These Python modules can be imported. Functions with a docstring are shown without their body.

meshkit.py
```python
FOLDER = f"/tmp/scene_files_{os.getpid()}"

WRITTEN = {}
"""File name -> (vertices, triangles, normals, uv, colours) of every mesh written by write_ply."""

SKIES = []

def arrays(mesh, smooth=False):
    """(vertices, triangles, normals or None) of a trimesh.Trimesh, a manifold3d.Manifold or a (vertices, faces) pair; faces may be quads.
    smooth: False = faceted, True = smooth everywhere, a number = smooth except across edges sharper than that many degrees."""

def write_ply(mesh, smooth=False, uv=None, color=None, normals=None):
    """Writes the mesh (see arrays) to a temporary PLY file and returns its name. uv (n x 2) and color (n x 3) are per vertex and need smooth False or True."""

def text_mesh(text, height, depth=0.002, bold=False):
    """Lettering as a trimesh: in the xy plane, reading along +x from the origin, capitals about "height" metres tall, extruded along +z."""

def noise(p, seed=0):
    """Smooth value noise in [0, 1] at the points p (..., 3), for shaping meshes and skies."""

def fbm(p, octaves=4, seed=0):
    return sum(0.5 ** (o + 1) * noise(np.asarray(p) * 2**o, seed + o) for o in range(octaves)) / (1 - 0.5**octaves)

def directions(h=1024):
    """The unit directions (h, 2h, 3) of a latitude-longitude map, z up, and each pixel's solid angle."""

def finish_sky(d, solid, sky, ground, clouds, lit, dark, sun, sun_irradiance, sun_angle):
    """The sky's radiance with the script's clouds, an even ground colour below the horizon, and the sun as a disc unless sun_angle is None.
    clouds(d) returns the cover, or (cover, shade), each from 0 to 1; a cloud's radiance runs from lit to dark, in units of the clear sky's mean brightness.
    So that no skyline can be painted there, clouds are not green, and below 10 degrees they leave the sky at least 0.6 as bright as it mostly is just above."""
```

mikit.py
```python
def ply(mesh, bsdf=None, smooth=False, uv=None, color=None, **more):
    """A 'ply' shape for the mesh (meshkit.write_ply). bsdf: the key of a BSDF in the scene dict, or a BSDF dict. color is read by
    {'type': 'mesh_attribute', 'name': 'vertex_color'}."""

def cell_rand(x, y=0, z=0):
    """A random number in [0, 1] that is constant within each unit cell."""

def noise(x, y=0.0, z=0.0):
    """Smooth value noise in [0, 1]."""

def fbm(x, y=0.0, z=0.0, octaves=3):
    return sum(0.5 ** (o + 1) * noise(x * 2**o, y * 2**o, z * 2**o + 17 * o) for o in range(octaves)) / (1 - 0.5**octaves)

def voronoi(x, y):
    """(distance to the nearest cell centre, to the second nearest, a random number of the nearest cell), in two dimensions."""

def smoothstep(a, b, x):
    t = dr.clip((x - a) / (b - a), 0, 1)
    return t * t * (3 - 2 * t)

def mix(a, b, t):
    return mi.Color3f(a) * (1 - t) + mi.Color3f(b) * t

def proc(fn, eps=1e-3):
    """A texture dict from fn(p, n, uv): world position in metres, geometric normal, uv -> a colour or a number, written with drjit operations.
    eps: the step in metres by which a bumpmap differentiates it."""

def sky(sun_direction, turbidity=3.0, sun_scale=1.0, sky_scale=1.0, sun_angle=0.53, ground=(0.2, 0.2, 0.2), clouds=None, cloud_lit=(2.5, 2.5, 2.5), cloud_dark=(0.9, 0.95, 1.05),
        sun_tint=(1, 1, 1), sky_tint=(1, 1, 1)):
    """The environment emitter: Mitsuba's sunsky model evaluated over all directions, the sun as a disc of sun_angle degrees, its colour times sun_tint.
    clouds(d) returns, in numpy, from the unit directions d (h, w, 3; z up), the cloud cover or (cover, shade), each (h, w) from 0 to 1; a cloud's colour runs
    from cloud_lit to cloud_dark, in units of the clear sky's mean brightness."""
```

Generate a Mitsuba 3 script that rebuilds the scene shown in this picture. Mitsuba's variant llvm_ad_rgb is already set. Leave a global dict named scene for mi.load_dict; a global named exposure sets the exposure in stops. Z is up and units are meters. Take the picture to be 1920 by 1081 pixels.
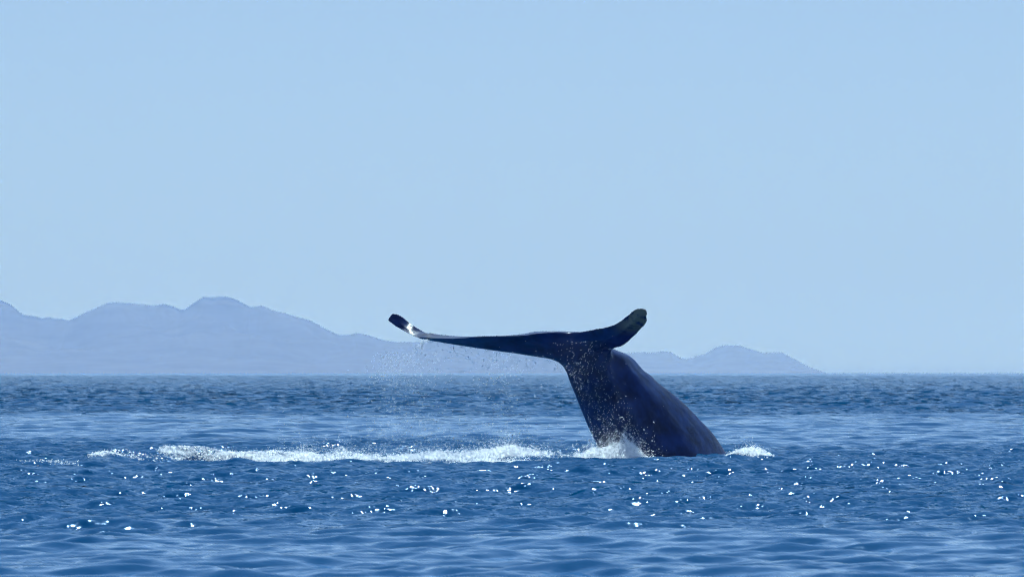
import math, random
import numpy as np, trimesh, mitsuba as mi, mikit, meshkit
import drjit as dr
T = mi.ScalarTransform4f
scene, labels = {}, {}
PI = math.pi

# ---------------------------------------------------------------- camera, sky, air, exposure
F, EYE, EARTH = 9000.0, 1.62, 6.371e6                         # focal length in pixels of a 1920 wide picture, eye height, radius of the earth (m)
LEVEL = 699 - F * math.sqrt(2 * EYE / EARTH)                  # the row of the eye's own level: the sea's horizon lies a little below it
PITCH = math.atan((LEVEL - 540.5) / F)
scene['camera'] = {
    'type': 'thinlens', 'fov': math.degrees(2 * math.atan(960 / F)), 'fov_axis': 'x',
    'aperture_radius': 0.013, 'focus_distance': 88.0, 'near_clip': 0.5, 'far_clip': 120000.0,
    'to_world': T().look_at(origin=[0, 0, EYE], target=[0, 100 * math.cos(PITCH), EYE + 100 * math.sin(PITCH)], up=[0, 0, 1]),
    'medium': {'type': 'ref', 'id': 'haze_air'}}
SUN_EL, SUN_AZ = math.radians(55), math.radians(3.5)          # in front of the camera, a little to the right
SUN = np.array([math.cos(SUN_EL) * math.sin(SUN_AZ), math.cos(SUN_EL) * math.cos(SUN_AZ), math.sin(SUN_EL)])
scene['sky_light'] = mikit.sky(SUN, turbidity=1.6, sky_tint=(0.955, .975, .985), sun_tint=(.71, 1.07, 1.47))
exposure = 1.48

DENS = 6.3e-5
scene['haze_air'] = {'type': 'homogeneous', 'albedo': {'type': 'rgb', 'value': [.885, .955, .99]},
                     'sigma_t': {'type': 'rgb', 'value': [DENS * .85, DENS, DENS * 1.65]},
                     'phase': {'type': 'hg', 'g': 0.5}}


def ray_at(px, py, D):
    """The point on the line of sight through a pixel of the photograph at forward distance D."""
    u, v = (px - 960) / F, (540.5 - py) / F
    d = np.array([u, math.cos(PITCH) - v * math.sin(PITCH), math.sin(PITCH) + v * math.cos(PITCH)])
    return np.array([0, 0, EYE]) + d * (D / d[1])


# ---------------------------------------------------------------- the sea
def sstep(a, b, x):
    t = np.clip((x - a) / (b - a), 0, 1)
    return t * t * (3 - 2 * t)


def wind(x, y, m=np, st=sstep):
    """How ruffled the water is: 1 in the breeze, low in the smooth slicks."""
    w = 9 * m.sin(x * .11 + 1.0) + 6 * m.sin(x * .27 + y * .03 + 2.0) + 3.5 * m.sin(x * .61 + y * .11)
    far = st(100., 118., y + w * .8) * (1 - st(163., 175., y + w * .5))
    near = 1 - st(47., 58., y + .35 * w)
    return 1 - .70 * far - .56 * near


rng = np.random.default_rng(7)
NW = 90
lam = np.exp(rng.uniform(math.log(.16), math.log(9.0), NW))
lam.sort()
dirs = -PI / 2 + .12 + np.where(lam < .5, .85, .52) * rng.normal(0, 1, NW)                    # the breeze comes from ahead on the right, with a wide spread
K = 2 * PI / lam
AMP = (0.026 * (1 + .5 * np.exp(-((np.log(lam / .7)) / .9) ** 2))) / K
AMP *= 1.04
AMP[lam > 1.1] *= .66
AMP[lam > 3] *= .7
AMP[lam < .75] *= 1.56
PH = rng.uniform(0, 2 * PI, NW)
# the swell that the tail pushed up: (from, to, height, width) in metres on the water
RIDGES = [(-7.9, 83.2, -5.2, 85.0, .20, .55), (-6.3, 84.6, -3.2, 84.6, .15, .50), (-4.6, 83.2, -.6, 83.0, .10, .40), (.2, 86.0, 4.1, 87.3, -.085, 1.2), (3.5, 86.6, 5.1, 87.0, .09, .5), (5.4, 80.5, 8.0, 81.5, .10, .5), (-9.6, 81.0, -7.2, 82.6, .09, .6)]


def ridges(x, y):
    z = np.zeros_like(x)
    for x0, y0, x1, y1, h, w in RIDGES:
        L = math.hypot(x1 - x0, y1 - y0)
        u = ((x - x0) * (x1 - x0) + (y - y0) * (y1 - y0)) / L
        d = ((x - x0) * (y1 - y0) - (y - y0) * (x1 - x0)) / L + .12 * np.sin(u * 2.3 + x0) + .06 * np.sin(u * 5.9)
        e = np.clip(np.minimum(u, L - u) / (.35 * L), 0, 1)
        z += h * (e * e * (3 - 2 * e)) * (np.exp(-(d / w) ** 2) - .5 * np.exp(-((np.abs(d) - 2.1 * w) / w) ** 2))
    return z


def sea_height(x, y, spacing=None):
    w = wind(x, y)
    z = ridges(x, y)
    for i in range(NW):
        c, s = math.cos(dirs[i]) * K[i], math.sin(dirs[i]) * K[i]
        a = AMP[i] * (w if lam[i] < .7 else .3 + .7 * w if lam[i] < 1.2 else .7 + .3 * w)
        if .4 < lam[i] < 1.9:
            a = a * (1 + .9 * sstep(165, 230, y))          # choppier out beyond the slick
        if .34 < lam[i] < 1.2:
            a = a * (1.3 - .3 * sstep(46, 62, y))
        elif lam[i] >= 1.2:
            a = a * (.75 + .25 * sstep(46, 62, y))
        if spacing is not None:
            a = a * np.clip((lam[i] / spacing - 2.0) / 1.5, .45, 1)
        ph = x * c + y * s + PH[i]
        z += a * (np.sin(ph) - (.25 * np.cos(2 * ph) if lam[i] > .4 else 0))
    return z


def sea_mesh():
    dense = np.arange(-.1176, .11761, .00056)
    side = .1176 + np.cumsum(.0009 * 1.22 ** np.arange(1, 60))
    side = np.append(side[side < 2.7], PI)
    th = np.concatenate([-side[::-1], dense, side])[:-1]
    th = th[:len(th) // 2 * 2]                                # an even number: the near part has every second column
    r = [2.0]
    while r[-1] < 27: r.append(r[-1] * 1.05)
    while r[-1] < 66: r.append(r[-1] * 1.0013)
    near = len(r)
    while r[-1] < 140: r.append(r[-1] * 1.0009)
    while r[-1] < 1400: r.append(r[-1] * 1.0013)
    while r[-1] < 5500: r.append(r[-1] * 1.006)
    while r[-1] < 11000: r.append(r[-1] * 1.03)
    r = np.array(r)
    dr_ = np.gradient(r)
    v, f = [], []

    def rows(r, d, th):
        R, TH = np.meshgrid(r, th, indexing='ij')
        X, Y = R * np.sin(TH), R * np.cos(TH)
        sp = np.maximum(R * np.abs(np.gradient(th))[None], d[:, None])
        Z = np.zeros_like(X)
        k = r < 7000
        Z[k] = sea_height(X[k], Y[k], sp[k])
        n, m = X.shape
        i, j = np.meshgrid(np.arange(n - 1), np.arange(m), indexing='ij')
        a, b = (i * m + j).ravel(), (i * m + (j + 1) % m).ravel()
        Z = Z - R * R / (2 * EARTH)
        return np.stack([X, Y, Z], -1).reshape(-1, 3), np.vstack([np.stack([a, b, b + m], 1), np.stack([a, b + m, a + m], 1)])

    m2, m = len(th) // 2, len(th)
    v1, f1 = rows(r[:near], dr_[:near], th[::2])
    v2, f2 = rows(r[near:], dr_[near:], th)
    o, n1 = len(v1), len(v1) - m2
    j = np.arange(m2)
    jn, a, b, c = (j + 1) % m2, o + 2 * j, o + 2 * j + 1, o + (2 * j + 2) % m
    seam = np.vstack([np.stack([n1 + j, b, a], 1), np.stack([n1 + j, n1 + jn, b], 1), np.stack([n1 + jn, c, b], 1)])
    fan = np.stack([np.full(m2, o + len(v2)), j, jn], 1)
    return np.vstack([v1, v2, [[0, 0, 0]]]), np.vstack([f1, f2 + o, seam, fan])


def ripple(p, n, uv):
    x, y = p.x, p.y
    w = wind(x, y, dr, mikit.smoothstep)
    w = w * (1 - .25 * mikit.smoothstep(165., 230., y))
    far = .16 * mikit.smoothstep(1150., 1500., y) * mikit.noise(x * .9 + .2 * y, y * .9 - .3 * x)
    return far + w * (.045 * mikit.noise(x * .83 + .3 * y, y * .9 - .2 * x) + w * (.018 * mikit.noise(x * 3.1 + .7 * y, y * 3.1 - .5 * x)
                + .011 * mikit.noise(x * 7.7 - 2. * y, y * 7.3 + 1.7 * x) + .0090 * mikit.noise(x * 17. + 5. * y, y * 17. - 4. * x)))


scene['water'] = {'type': 'bumpmap', 'arbitrary': mikit.proc(ripple, eps=.01), 'scale': 1.0,
                  'bsdf': {'type': 'principled', 'base_color': {'type': 'rgb', 'value': [.0, .078, .198]}, 'roughness': .07, 'eta': 1.333, 'spec_tint': .85}}
v, f = sea_mesh()
print('sea', len(f))
scene['sea'] = mikit.ply((v, f), 'water', smooth=True)
labels['sea'] = {'label': 'deep blue rippled sea with sun glints and smooth slicks', 'kind': 'structure'}

# ---------------------------------------------------------------- the far mountains
LEFT = [(-420, 600), (-300, 575), (-150, 545), (-60, 550), (0, 561), (20, 570), (45, 591), (60, 592), (80, 597), (90, 594.5), (103, 599), (115, 597.5), (128, 601), (145, 594), (165, 584), (185, 575), (203, 567.5),
        (215, 567), (245, 568), (270, 571), (290, 573), (307, 569.5), (325, 574), (343, 582), (360, 570), (383, 556), (400, 558), (412, 555.5), (430, 557), (445, 562), (470, 575), (492, 573),
        (515, 584), (530, 586), (550, 592), (580, 600), (605, 614), (635, 628), (655, 627), (670, 624), (690, 628), (715, 637), (745, 642), (790, 641), (830, 637), (880, 633), (930, 640), (1000, 652), (1050, 664), (1090, 680), (1125, 699)]
RIGHT = [(960, 699), (1010, 681), (1060, 668), (1120, 664), (1180, 661), (1205, 660), (1222, 661), (1242, 658.5), (1258, 660), (1270, 668), (1282, 673), (1295, 672), (1305, 667), (1322, 663), (1340, 652), (1356, 646.5),
         (1372, 648), (1386, 647), (1405, 654), (1430, 660.5), (1450, 661), (1465, 660), (1480, 667), (1500, 678), (1515, 688), (1528, 696), (1540, 701)]


def range_mesh(prof, D, depth, seed, step=12.0):
    pr = np.array(prof, float)
    u = np.arange((pr[0, 0] - 960) / F * D - 200, (pr[-1, 0] - 960) / F * D + 200, step)
    ridge = np.interp(u, (pr[:, 0] - 960) / F * D, EYE + (LEVEL - pr[:, 1]) / F * D, left=-11, right=-11)
    ridge += 4.0 * (meshkit.fbm(np.stack([u / 75, u * 0, u * 0 + seed], -1), 3, seed) - .5) * (ridge > 8)
    w = np.linspace(-depth, depth * .5, 52)
    U, W = np.meshgrid(u, w)
    H = np.interp(U + 140 * (meshkit.fbm(np.stack([U / 500, W / 500, U * 0 + 3], -1), 3, seed + 5) - .5) * np.clip(abs(W) / 600, 0, 1), u, ridge)
    n1 = meshkit.fbm(np.stack([U / 420, W / 620, U * 0], -1), 5, seed)
    gully = np.abs(meshkit.fbm(np.stack([U / 300 + W / 900, W / 1500, U * 0 + 9], -1), 4, seed + 2) - .5) * 2
    t = np.abs(W) / np.where(W < 0, depth, depth * .5)
    fall = np.clip(1 - t, 0, 1) ** 1.25
    Z = (H + 11) * fall * (1 - .9 * np.clip(t * 6, 0, 1) * (gully - .05) * (1 - t)) * (1 + .5 * np.clip(t * 4, 0, 1) * (n1 - .55)) - 11 - 4 * t
    Z = np.clip(np.minimum(Z, np.maximum(H, -11)), -12, None)
    V = np.stack([U, D + W, Z], -1).reshape(-1, 3)
    n, m = U.shape
    i, j = np.meshgrid(np.arange(n - 1), np.arange(m - 1), indexing='ij')
    a = (i * m + j).ravel()
    F4 = np.stack([a, a + 1, a + m + 1, a + m], 1)
    return V, F4


def rock(p, n, uv):
    t = mikit.fbm(p.x / 180., p.y / 180., p.z / 40., 3)
    return mikit.mix((.12, .105, .085), (.20, .17, .135), t)


scene['desert_rock'] = {'type': 'twosided', 'bsdf': {'type': 'diffuse', 'reflectance': mikit.proc(rock)}}
scene['mountains'] = mikit.ply(range_mesh(LEFT, 15000., 1900., 3), 'desert_rock', smooth=True)
labels['mountains'] = {'label': 'long hazy blue mountain range on the left of the horizon', 'kind': 'structure'}
scene['headland'] = mikit.ply(range_mesh(RIGHT, 18000., 1500., 11), 'desert_rock', smooth=True)
labels['headland'] = {'label': 'smaller paler hazy headland behind the whale on the right', 'kind': 'structure'}

# ---------------------------------------------------------------- the air between
scene['clear_air'] = {'type': 'null'}
scene['haze'] = {'type': 'cube', 'to_world': T().translate([0, 0, 124]).scale([27000, 27000, 140]), 'bsdf': {'type': 'ref', 'id': 'clear_air'},
                 'interior': {'type': 'ref', 'id': 'haze_air'}}
labels['haze'] = {'label': 'pale blue sea haze that fades the far mountains', 'category': 'haze', 'kind': 'stuff'}


# ---------------------------------------------------------------- the whale: tail stock and flukes, one continuous body
from scipy.interpolate import PchipInterpolator
from scipy.spatial import cKDTree
import manifold3d as m3

D0 = 90.0
LEFT_EDGE = [(1048, 640), (1042, 655), (1046, 668), (1050, 678), (1056.5, 690), (1062, 702), (1070, 720), (1083, 750), (1100, 790), (1119, 832), (1131, 858), (1150, 900), (1172, 950)]
RIGHT_EDGE = [(1122, 640), (1143, 650), (1152, 655), (1163, 658.5), (1175, 664), (1186, 672), (1195, 681), (1203, 690), (1209, 696), (1217, 701), (1235, 717.5), (1258, 735), (1275, 749), (1291, 764),
              (1310, 785), (1325, 800), (1338, 815), (1351, 834), (1364, 854), (1376, 870), (1390, 900), (1415, 950)]
KEEL = [(1122, 640), (1136, 655), (1139, 666), (1139.5, 675), (1141, 695), (1146, 712), (1153, 730), (1160, 747), (1171, 773), (1184, 797), (1204, 831), (1222, 858), (1250, 900), (1285, 950)]


def edge(points):
    a = np.array(points, float)
    return PchipInterpolator(a[:, 1], a[:, 0])


def smooth_ring(ctrl, n, corner=None):
    """A closed Catmull-Rom curve through the control points; at the points named in corner {index: 0..1} it is drawn to a sharp edge."""
    c = np.asarray(ctrl, float)
    k, out = len(c), []
    for i in range(k):
        p0, p1, p2, p3 = c[i - 1], c[i], c[(i + 1) % k], c[(i + 2) % k]
        t1, t2 = (p2 - p0) / 2, (p3 - p1) / 2
        s1, s2 = (corner or {}).get(i, 0), (corner or {}).get((i + 1) % k, 0)
        t1, t2 = t1 * (1 - s1) + (p2 - p1) * s1, t2 * (1 - s2) + (p2 - p1) * s2
        t = np.linspace(0, 1, n, endpoint=False)[:, None]
        out.append((2 * t**3 - 3 * t**2 + 1) * p1 + (t**3 - 2 * t**2 + t) * t1 + (3 * t**2 - 2 * t**3) * p2 + (t**3 - t**2) * t2)
    return np.vstack(out)


def loft(rings):
    n, m = len(rings), len(rings[0])
    v = np.vstack(rings + [rings[0].mean(0, keepdims=True), rings[-1].mean(0, keepdims=True)])
    f = []
    for i in range(n - 1):
        for j in range(m):
            a, b = i * m + j, i * m + (j + 1) % m
            f += [(a, b, b + m), (a, b + m, a + m)]
    for j in range(m):
        f += [((j + 1) % m, j, n * m), ((n - 1) * m + j, (n - 1) * m + (j + 1) % m, n * m + 1)]
    t = trimesh.Trimesh(v, f, process=True)
    trimesh.repair.fix_normals(t)
    if t.volume < 0: t.invert()
    return t


def stock():
    el, er, ek = edge(LEFT_EDGE), edge(RIGHT_EDGE), edge(KEEL)
    rings = []
    for y in np.concatenate([np.arange(641, 660, 3.), np.arange(660, 950, 6.)]):
        l, r, k = float(el(y)), float(er(y)), float(ek(y))
        g = np.clip((y - 650) / 210, 0, 1.3)                 # 0 at the flukes, 1 at the waterline
        near = 88.42 + .25 * g                                # the ventral keel comes nearest to the viewer
        sharp = 1 - sstep(.15, .48, g)
        back = near + 1.1 + 1.75 * g
        w = r - l
        ctrl = [ray_at(l, y, near + .42 + .70 * g),
                ray_at(l + .42 * (k - l), y, near + .17 + .22 * g),
                ray_at(k, y, near),
                ray_at(k + (.10 * (r - k) + 4) * sharp + .30 * (r - k) * (1 - sharp), y, near + .18 * sharp + .10 * (1 - sharp)),
                ray_at(k + .66 * (r - k), y, near + .36 + .30 * g),
                ray_at(r, y, near + .98 + 1.1 * g),
                ray_at(l + .80 * w, y, back), ray_at(l + .30 * w, y, back - .1)]
        for q in ctrl: q[2] = ctrl[0][2]
        rings.append(smooth_ring(ctrl, 10, {2: .7 * sharp}))
    return loft(rings)


# stations of the flukes from the left tip to the right one: trailing edge, underside, leading edge, upper side, each (x, y in the photograph, distance)
FLUKE = [
    ((727.5, 600.0, 89.62), (731.5, 594.5, 89.66), (735.0, 588.6, 89.63), (730.5, 594.0, 89.60)),
    ((733.5, 604.6, 89.58), (740.0, 596.6, 89.68), (743.0, 588.4, 89.62), (738.5, 597.0, 89.58)),
    ((744.0, 612.3, 89.50), (751.0, 603.6, 89.66), (753.5, 593.8, 89.60), (748.0, 604.0, 89.51)),
    ((756.0, 619.3, 89.38), (762.0, 612.0, 89.62), (765.0, 603.0, 89.63), (760.0, 612.8, 89.45)),
    ((769.0, 626.3, 89.20), (773.5, 621.0, 89.56), (776.0, 611.2, 89.52), (772.5, 620.0, 89.34)),
    ((784.0, 632.0, 89.00), (786.0, 632.9, 89.12), (789.0, 618.8, 89.58), (787.0, 623.8, 89.31)),
    ((800.0, 633.0, 88.86), (801.0, 637.0, 89.20), (804.0, 627.5, 89.72), (802.5, 624.0, 89.26)),
    ((820.0, 634.0, 88.75), (821.0, 640.6, 89.12), (823.0, 632.0, 89.82), (822.0, 626.6, 89.42)),
    ((850.0, 634.4, 88.62), (851.0, 645.6, 89.05), (852.0, 636.5, 89.80), (851.0, 629.4, 89.38)),
    ((880.0, 632.2, 88.50), (880.0, 650.0, 88.98), (880.0, 639.5, 89.76), (880.0, 630.8, 89.30)),
    ((905.0, 630.6, 88.42), (905.0, 653.6, 88.92), (905.0, 641.0, 89.74), (905.0, 630.0, 89.20)),
    ((950.0, 629.2, 88.30), (950.0, 660.3, 88.85), (950.0, 643.0, 89.70), (950.0, 629.6, 89.15)),
    ((984.0, 628.2, 88.22), (984.0, 665.3, 88.82), (986.0, 645.0, 89.66), (984.0, 625.5, 89.10)),
    ((1002.0, 625.2, 88.20), (1002.0, 668.2, 88.80), (1006.0, 647.0, 89.64), (1003.0, 621.6, 89.06)),
    ((1026.0, 623.0, 88.20), (1026.0, 674.5, 88.76), (1030.0, 648.0, 89.60), (1028.0, 620.6, 89.02)),
    ((1050.0, 621.8, 88.26), (1054.0, 681.0, 88.74), (1062.0, 650.0, 89.55), (1055.0, 620.2, 88.98)),
    ((1068.0, 622.5, 88.40), (1078.0, 682.0, 88.72), (1086.0, 652.0, 89.50), (1074.0, 621.0, 88.95)),
    ((1090.0, 620.6, 88.22), (1104.0, 668.0, 88.56), (1114.0, 660.0, 89.20), (1098.0, 626.0, 88.90)),
    ((1110.0, 617.5, 87.95), (1123.0, 643.0, 88.15), (1138.0, 663.5, 88.70), (1126.0, 636.0, 88.62)),
    ((1130.0, 614.5, 87.65), (1142.0, 636.0, 87.80), (1157.0, 653.5, 88.25), (1146.0, 634.0, 88.22)),
    ((1147.0, 610.0, 87.32), (1158.0, 629.0, 87.42), (1172.5, 643.4, 87.80), (1161.0, 627.0, 87.80)),
    ((1163.0, 602.0, 87.00), (1173.0, 618.0, 87.06), (1186.5, 631.2, 87.40), (1175.0, 616.0, 87.36)),
    ((1177.0, 591.2, 86.72), (1186.0, 606.0, 86.74), (1198.5, 619.4, 87.02), (1187.5, 604.0, 86.98)),
    ((1188.0, 582.2, 86.50), (1196.0, 594.5, 86.50), (1207.0, 609.8, 86.72), (1197.0, 594.0, 86.68)),
    ((1197.0, 578.4, 86.36), (1203.0, 588.0, 86.36), (1213.2, 600.5, 86.50), (1204.0, 588.0, 86.48)),
    ((1205.5, 578.6, 86.28), (1208.5, 584.0, 86.28), (1211.6, 593.8, 86.36), (1209.0, 584.5, 86.36)),
    ((1211.0, 581.2, 86.24), (1212.0, 583.5, 86.24), (1213.4, 588.0, 86.28), (1212.2, 584.0, 86.28)),
]


def flukes():
    c = np.array([[ray_at(*p) for p in st] for st in FLUKE])
    s = np.concatenate([[0], np.cumsum(np.linalg.norm(np.diff(c.mean(1), axis=0), axis=1))])
    fine = np.unique(np.concatenate([np.arange(0, s[-1], .045), [s[-1]]]))
    c = PchipInterpolator(s, c.reshape(len(s), -1))(fine).reshape(-1, 4, 3)
    rg = np.random.default_rng(4)
    rag = np.convolve(rg.normal(0, 1, len(fine) + 8), np.ones(3) / 3, 'same')[4:-4]
    rag2 = np.convolve(rg.normal(0, 1, len(fine) + 8), np.ones(3) / 3, 'same')[4:-4]
    tipw = np.clip(1 - (fine[-1] - fine) / .8, 0, 1) + np.clip(1 - fine / .5, 0, 1) + .25
    rings = []
    for q, a, b, w in zip(c, rag, rag2, tipw):
        te, lo, le, up = q
        ch = le - te
        te, le = te + ch * .022 * a * w, le + ch * .03 * b * w
        rings.append(smooth_ring([te, te * .45 + lo * .55 + (lo - le) * .02, lo, lo * .45 + le * .55 + (lo - te) * .03, le, le * .5 + up * .5 + (up - te) * .05, up, up * .5 + te * .5], 6, {0: .95}))
    return loft(rings)


def whale_mesh():
    parts = [stock(), flukes()]
    solid = []
    for t in parts:
        t.merge_vertices()
        solid.append(m3.Manifold(m3.Mesh(np.asarray(t.vertices, np.float32), np.asarray(t.faces, np.uint32))))
        print('solid', solid[-1].status(), round(solid[-1].volume(), 2), t.is_watertight)
    near = [cKDTree(trimesh.sample.sample_surface_even(t, 30000, seed=1)[0]) for t in parts]
    m = (solid[0] + solid[1]).refine_to_length(.045).to_mesh()
    t = trimesh.Trimesh(m.vert_properties[:, :3], m.tri_verts, process=False)
    t.merge_vertices()
    v = np.array(t.vertices)
    d = np.maximum(near[0].query(v)[0], near[1].query(v)[0])
    w = np.exp(-(d / .26) ** 2)[:, None]
    lap = trimesh.smoothing.laplacian_calculation(t, equal_weight=True)
    for _ in range(110):
        v = v + .6 * w * (lap @ v - v)
    for k in range(6):
        v = v + (.5 if k % 2 == 0 else -.52) * (lap @ v - v)
    n = trimesh.Trimesh(v, t.faces, process=False).vertex_normals
    v = v + n * (.016 * (meshkit.fbm(v * 2.2, 3, 3) - .5) + .010 * (meshkit.fbm(v * np.array([7, 7, 3.]), 2, 9) - .5))[:, None] * sstep(.0, .6, np.abs(v[:, 0] - 1.3) < 2.2)[:, None]
    return v, np.array(t.faces)




def skin(p, n, uv):
    a = mikit.fbm(p.x * 3.2, p.y * 3.2, p.z * 3.2, 4)
    b = mikit.fbm(p.x * 11, p.y * 11, p.z * 6, 3)
    t = mikit.smoothstep(.22, .78, a * .65 + b * .35)
    c = mikit.mix((.0006, .0085, .044), (.0026, .0330, .165), t)
    old = mikit.smoothstep(1.75, 2.2, p.x) * mikit.smoothstep(2.2, 2.45, p.z) * mikit.smoothstep(.26, .54, mikit.fbm(p.x * 7, p.y * 7, p.z * 7, 3))
    return mikit.mix(c, (.26, .225, .15), old * .9)       # paler scuffed skin at the tip


def skin_relief(p, n, uv):
    u, q = .7 * p.x - .7 * p.z, .7 * p.x + .7 * p.z          # along the back and across it
    return .016 * mikit.fbm(u * 1.3, q * 6.5, p.y * 3., 3) + .007 * mikit.fbm(p.x * 5, p.y * 5, p.z * 4, 3) + .0022 * mikit.noise(p.x * 42, p.y * 42, p.z * 25)


scene['wet_skin'] = {'type': 'bumpmap', 'arbitrary': mikit.proc(skin_relief, eps=.004), 'scale': 1.0,
                     'bsdf': {'type': 'principled', 'base_color': mikit.proc(skin), 'roughness': .34, 'specular': .16, 'clearcoat': .8, 'clearcoat_gloss': .55}}
scene['whale'] = mikit.ply(whale_mesh(), 'wet_skin', smooth=True)
labels['whale'] = {'label': 'dark blue whale diving with wet tail stock and both flukes raised above the sea', 'category': 'whale'}


# ---------------------------------------------------------------- white water, spray and falling drops
OCTA = (np.array([[1, 0, 0], [-1, 0, 0], [0, 1, 0], [0, -1, 0], [0, 0, 1], [0, 0, -1.0]]),
        np.array([[0, 2, 4], [2, 1, 4], [1, 3, 4], [3, 0, 4], [2, 0, 5], [1, 2, 5], [3, 1, 5], [0, 3, 5]]))
FLAKE = (np.array([[-1.1, 0, .25], [0, -.8, -.2], [1.1, .1, .3], [.1, .9, -.25]]), np.array([[0, 1, 3], [1, 2, 3]]))      # a bent scrap of froth
_b = trimesh.Trimesh(*OCTA, process=False).subdivide()
BEAD = (_b.vertices / np.linalg.norm(_b.vertices, axis=1, keepdims=True), np.array(_b.faces))


def scatter(shape, pos, size, rg, stretch=1.0, spin=True):
    """Many small pieces of one shape as one mesh."""
    v, f = shape
    n = len(pos)
    if spin:
        q = rg.normal(size=(n, 4))
        q /= np.linalg.norm(q, axis=1, keepdims=True)
        w, x, y, z = q.T
        R = np.stack([1 - 2 * (y * y + z * z), 2 * (x * y - z * w), 2 * (x * z + y * w), 2 * (x * y + z * w), 1 - 2 * (x * x + z * z), 2 * (y * z - x * w),
                      2 * (x * z - y * w), 2 * (y * z + x * w), 1 - 2 * (x * x + y * y)], -1).reshape(n, 3, 3)
        vs = np.einsum('nij,kj->nki', R, v)
    else:
        vs = np.repeat(v[None], n, 0)
    vs = vs * size[:, None, None] * np.stack([np.ones(n), np.ones(n), np.broadcast_to(stretch, n)], -1)[:, None, :] + pos[:, None, :]
    fs = f[None] + (np.arange(n) * len(v))[:, None, None]
    return vs.reshape(-1, 3), fs.reshape(-1, 3)


def px_x(px, D): return (px - 960) / F * D


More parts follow.
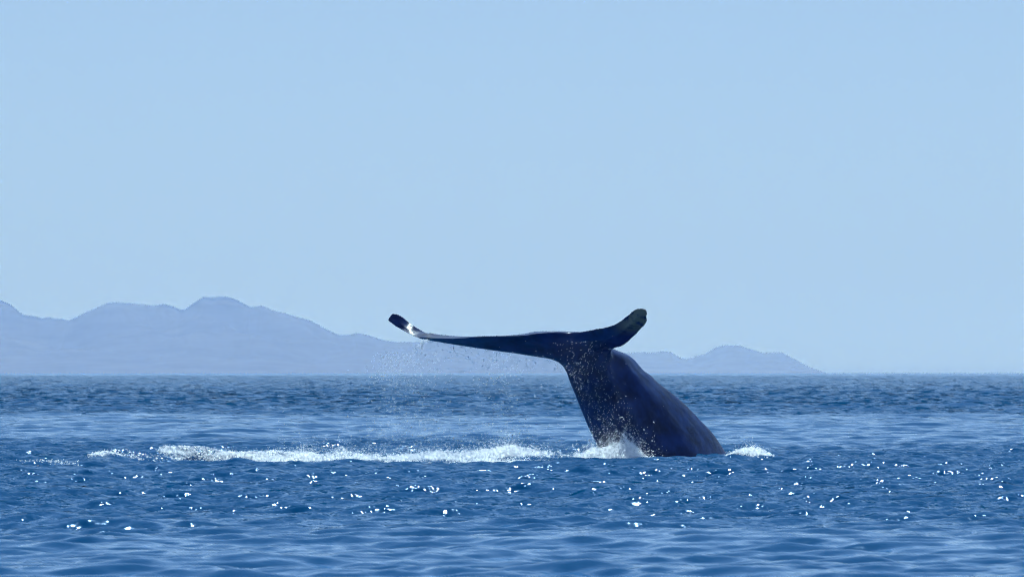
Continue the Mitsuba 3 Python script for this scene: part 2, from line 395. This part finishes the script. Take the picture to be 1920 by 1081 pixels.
def heap(rg, n, prof, D, spread, size=(.008, .018), lump=3.0, mist=.12, bed=.6):
    """Points of churned white water along a crest. prof: (x in the photo, height in m, density); D: distance; spread: half width along the view."""
    p = np.array(prof, float)
    xs = px_x(p[:, 0], D)
    grid = np.linspace(xs[0], xs[-1], 800)
    dens = np.interp(grid, xs, p[:, 2]) * (.25 + 2.9 * np.clip(meshkit.fbm(np.stack([grid * 2.1, grid * 0, grid * 0 + D], -1), 3, 5) - .22, 0, 1) ** 1.3)
    cum = np.cumsum(dens)
    x = np.interp(rg.uniform(0, cum[-1], n), cum, grid)
    t = rg.normal(0, .55, n)
    y = D + spread * t + .25 * np.sin(x * 1.7)
    h = np.interp(x, xs, p[:, 1])
    q = np.stack([x * lump, y * lump * .8, x * 0], -1)
    h = h * (.05 + 1.40 * meshkit.fbm(q, 4, 8)) * np.exp(-t * t * .8)
    u = rg.uniform(0, 1, n)
    z = h * np.where(u < bed, u / bed * .55, .35 + .65 * ((u - bed) / (1 - bed)) ** .7)
    m = rg.uniform(0, 1, n) < mist
    z = np.where(m, h * (1 + rg.exponential(.42, n)), z)
    x = x + np.where(m, rg.normal(0, .05, n), 0)
    s = np.exp(rg.normal(math.log((size[0] * size[1]) ** .5), .35, n)) * np.where(m, .55, 1)
    pos = np.stack([x, y, sea_height(x, y) + z - .01], -1)
    return pos, s


scene['white_water'] = {'type': 'principledthin', 'base_color': {'type': 'rgb', 'value': [.996, .996, .996]}, 'roughness': .3, 'diff_trans': 2.0, 'spec_trans': 0.0, 'eta': 1.33}
scene['water_drop'] = {'type': 'dielectric', 'int_ior': 1.333, 'ext_ior': 1.0}


def white(name, label, cat, heaps, seed):
    rg = np.random.default_rng(seed)
    got = [heap(rg, **h) for h in heaps]
    pos, s = np.vstack([g[0] for g in got]), np.concatenate([g[1] for g in got])
    scene[name] = mikit.ply(scatter(FLAKE, pos, s, rg), 'white_water')
    labels[name] = {'label': label, 'category': cat, 'kind': 'stuff'}


white('foam_trail', 'long low line of white water under the left fluke, left of the other foam', 'foam', [
    dict(n=28000, prof=[(296, .02, .12), (318, .025, .4), (335, .045, .6), (365, .03, .5), (400, .05, .8), (425, .08, 1.), (450, .07, 1.1), (490, .11, 1.2), (520, .14, 1.2), (560, .14, 1.2),
                        (600, .19, 1.3), (640, .23, 1.3), (665, .20, 1.1), (700, .13, .8), (740, .10, .5), (760, .05, .2)], D=84.2, spread=.55),
    dict(n=1300, prof=[(165, .02, .5), (180, .06, 1), (196, .07, 1), (212, .05, .8), (232, .04, .12), (300, .04, .15)], D=83.5, spread=.25, mist=.05),
    dict(n=5000, prof=[(320, .010, .3), (420, .012, 1), (560, .015, 1), (700, .012, 1), (760, .010, .4)], D=83.4, spread=.9, mist=.0, size=(.006, .012)),
    dict(n=260, prof=[(20, .03, .3), (55, .03, 1), (80, .03, .8), (120, .04, .5), (150, .03, .3)], D=81.8, spread=.5, mist=.05)], 21)
white('foam_crest', 'churned white water crest below the middle of the left fluke, nearer the tail', 'foam', [
    dict(n=11000, prof=[(690, .05, .5), (730, .10, 1), (775, .15, 1.1), (805, .20, 1.), (830, .13, .8), (860, .10, 1.), (900, .14, 1.2), (960, .12, 1.1), (1010, .10, .8), (1060, .06, .3)], D=83.2, spread=.45),
    dict(n=18000, prof=[(740, .08, .3), (790, .12, .5), (850, .16, .7), (880, .20, 1.1), (915, .26, 1.5), (950, .28, 1.5), (985, .22, 1.2), (1015, .14, .7), (1040, .12, .45), (1075, .10, .3)], D=85.0, spread=.6),
    dict(n=5000, prof=[(700, .010, .5), (800, .014, 1), (950, .016, 1), (1080, .012, .6)], D=83.4, spread=1.1, mist=.0, size=(.006, .012)),
    dict(n=2400, prof=[(770, .16, .8), (800, .20, 1), (850, .20, .8), (950, .26, .8), (1020, .24, 1), (1065, .20, 1)], D=87.0, spread=.3, mist=.3)], 22)
white('tail_splash', 'white foamy splash leaping up at the foot of the whale tail stock', 'splash', [
    dict(n=26000, prof=[(1066, .06, .6), (1080, .24, 1.), (1095, .23, 1.), (1110, .31, 1.2), (1128, .30, 1.2), (1145, .46, 1.4), (1162, .52, 1.5), (1180, .46, 1.3), (1196, .30, .8), (1210, .12, .4), (1225, .06, .15)], D=85.6, spread=.6, mist=.14, lump=5.0),
    dict(n=240, prof=[(1100, .4, .4), (1150, .45, 1), (1200, .3, 1), (1235, .16, .8), (1245, .1, .2)], D=85.4, spread=.4, mist=.8, size=(.007, .016)),
    dict(n=700, prof=[(1185, .06, 1), (1215, .03, .4), (1230, .05, 1), (1262, .05, .6), (1290, .03, .2), (1330, .01, .04), (1352, .02, .08), (1366, .03, .3)], D=88.0, spread=.3, mist=.05, size=(.010, .022))], 23)
white('shoulder_foam', 'small rounded white foam patch on the water right of the whale back', 'foam', [
    dict(n=7000, prof=[(1362, .05, .2), (1378, .12, .5), (1392, .17, 1.1), (1410, .20, 1.2), (1424, .15, 1), (1440, .07, .3), (1452, .03, .1)], D=86.6, spread=.4, mist=.05)], 24)


def falling_drops():
    rg = np.random.default_rng(31)
    clear, pale = [], []
    low = PchipInterpolator([770, 783, 800, 850, 900, 950, 1000, 1030, 1055], [627, 633, 637, 646, 653, 660, 668, 674, 690])
    edge_l, edge_k = edge(LEFT_EDGE), edge(KEEL)

    def drop(to, px, py, D, r, s=.42): to.append((*ray_at(px, py, D), float(np.clip(r * math.exp(rg.normal(0, s)), .0028, .017))))

    for _ in range(1100):                                   # rain from the edge of the left fluke
        x = rg.uniform(778, 1058)
        drop(clear, x, float(low(np.clip(x, 770, 1055))) + rg.exponential(38), rg.uniform(88.4, 89.0), .0062)
    for _ in range(170):                                    # the heavier run of water near the bend
        y = rg.exponential(11)
        drop(pale, 797 - .8 * y + rg.normal(0, 4), 636 + y, rg.uniform(88.55, 88.9), .0065)
    for _ in range(700):                                   # in front of the tail stock
        y = 636 + 206 * rg.beta(1.15, 1.5)
        l, k = float(edge_l(y)), float(edge_k(y))
        t = abs(rg.normal(0, .42)) if rg.uniform() < .75 else rg.uniform(0, 1)
        if y < 690 and rg.uniform() < .7:                   # spread wide under the root of the flukes
            t = (rg.normal(1092, 40) - l) / (k - l)
        if t < 1.05:
            drop(clear if rg.uniform() < .15 else pale, l + 4 + t * (k - l), y, rg.uniform(87.2, 87.9), .0062, .35)
    for _ in range(250):                                    # along the underside of the flukes
        drop(clear, rg.uniform(985, 1150), rg.uniform(632, 690), rg.uniform(87.4, 88.0), .0050)
    for _ in range(2900):                                   # thin veils drifting down to the foam
        c = [728, 800, 752, 945][rg.integers(0, 4)]
        y = rg.uniform(660, 862)
        drop(pale, c + rg.normal(0, 20 + .08 * (y - 660)) - .08 * (y - 700), y, rg.uniform(84.5, 88), .0048, .5)
    for _ in range(2600):                                   # mist above the white water
        x = rg.uniform(520, 1060)
        drop(pale, x, 856 - rg.exponential(22) * (.4 + 1.2 * meshkit.noise(np.array([[x * .012, 0, 0]]), 3)[0]), rg.uniform(83.6, 86), .0042)
    for _ in range(150):                                    # thrown up beside the tail
        drop(pale, 1158 + rg.normal(0, 38), 846 - rg.exponential(22), rg.uniform(84.8, 86), .0085)
    return rg, np.array(clear), np.array(pale)


rg, clear, pale = falling_drops()
scene['falling_drops'] = mikit.ply(scatter(BEAD, clear[:, :3], clear[:, 3], rg, stretch=1.0 + rg.exponential(.5, len(clear)), spin=False), 'water_drop', smooth=True)
labels['falling_drops'] = {'label': 'clear water drops raining off the left fluke and in front of the tail', 'category': 'water drops', 'kind': 'stuff'}
scene['spray'] = mikit.ply(scatter(OCTA, pale[:, :3], pale[:, 3], rg), 'white_water')
labels['spray'] = {'label': 'fine pale spray drifting over the white water and past the dark tail', 'category': 'spray', 'kind': 'stuff'}
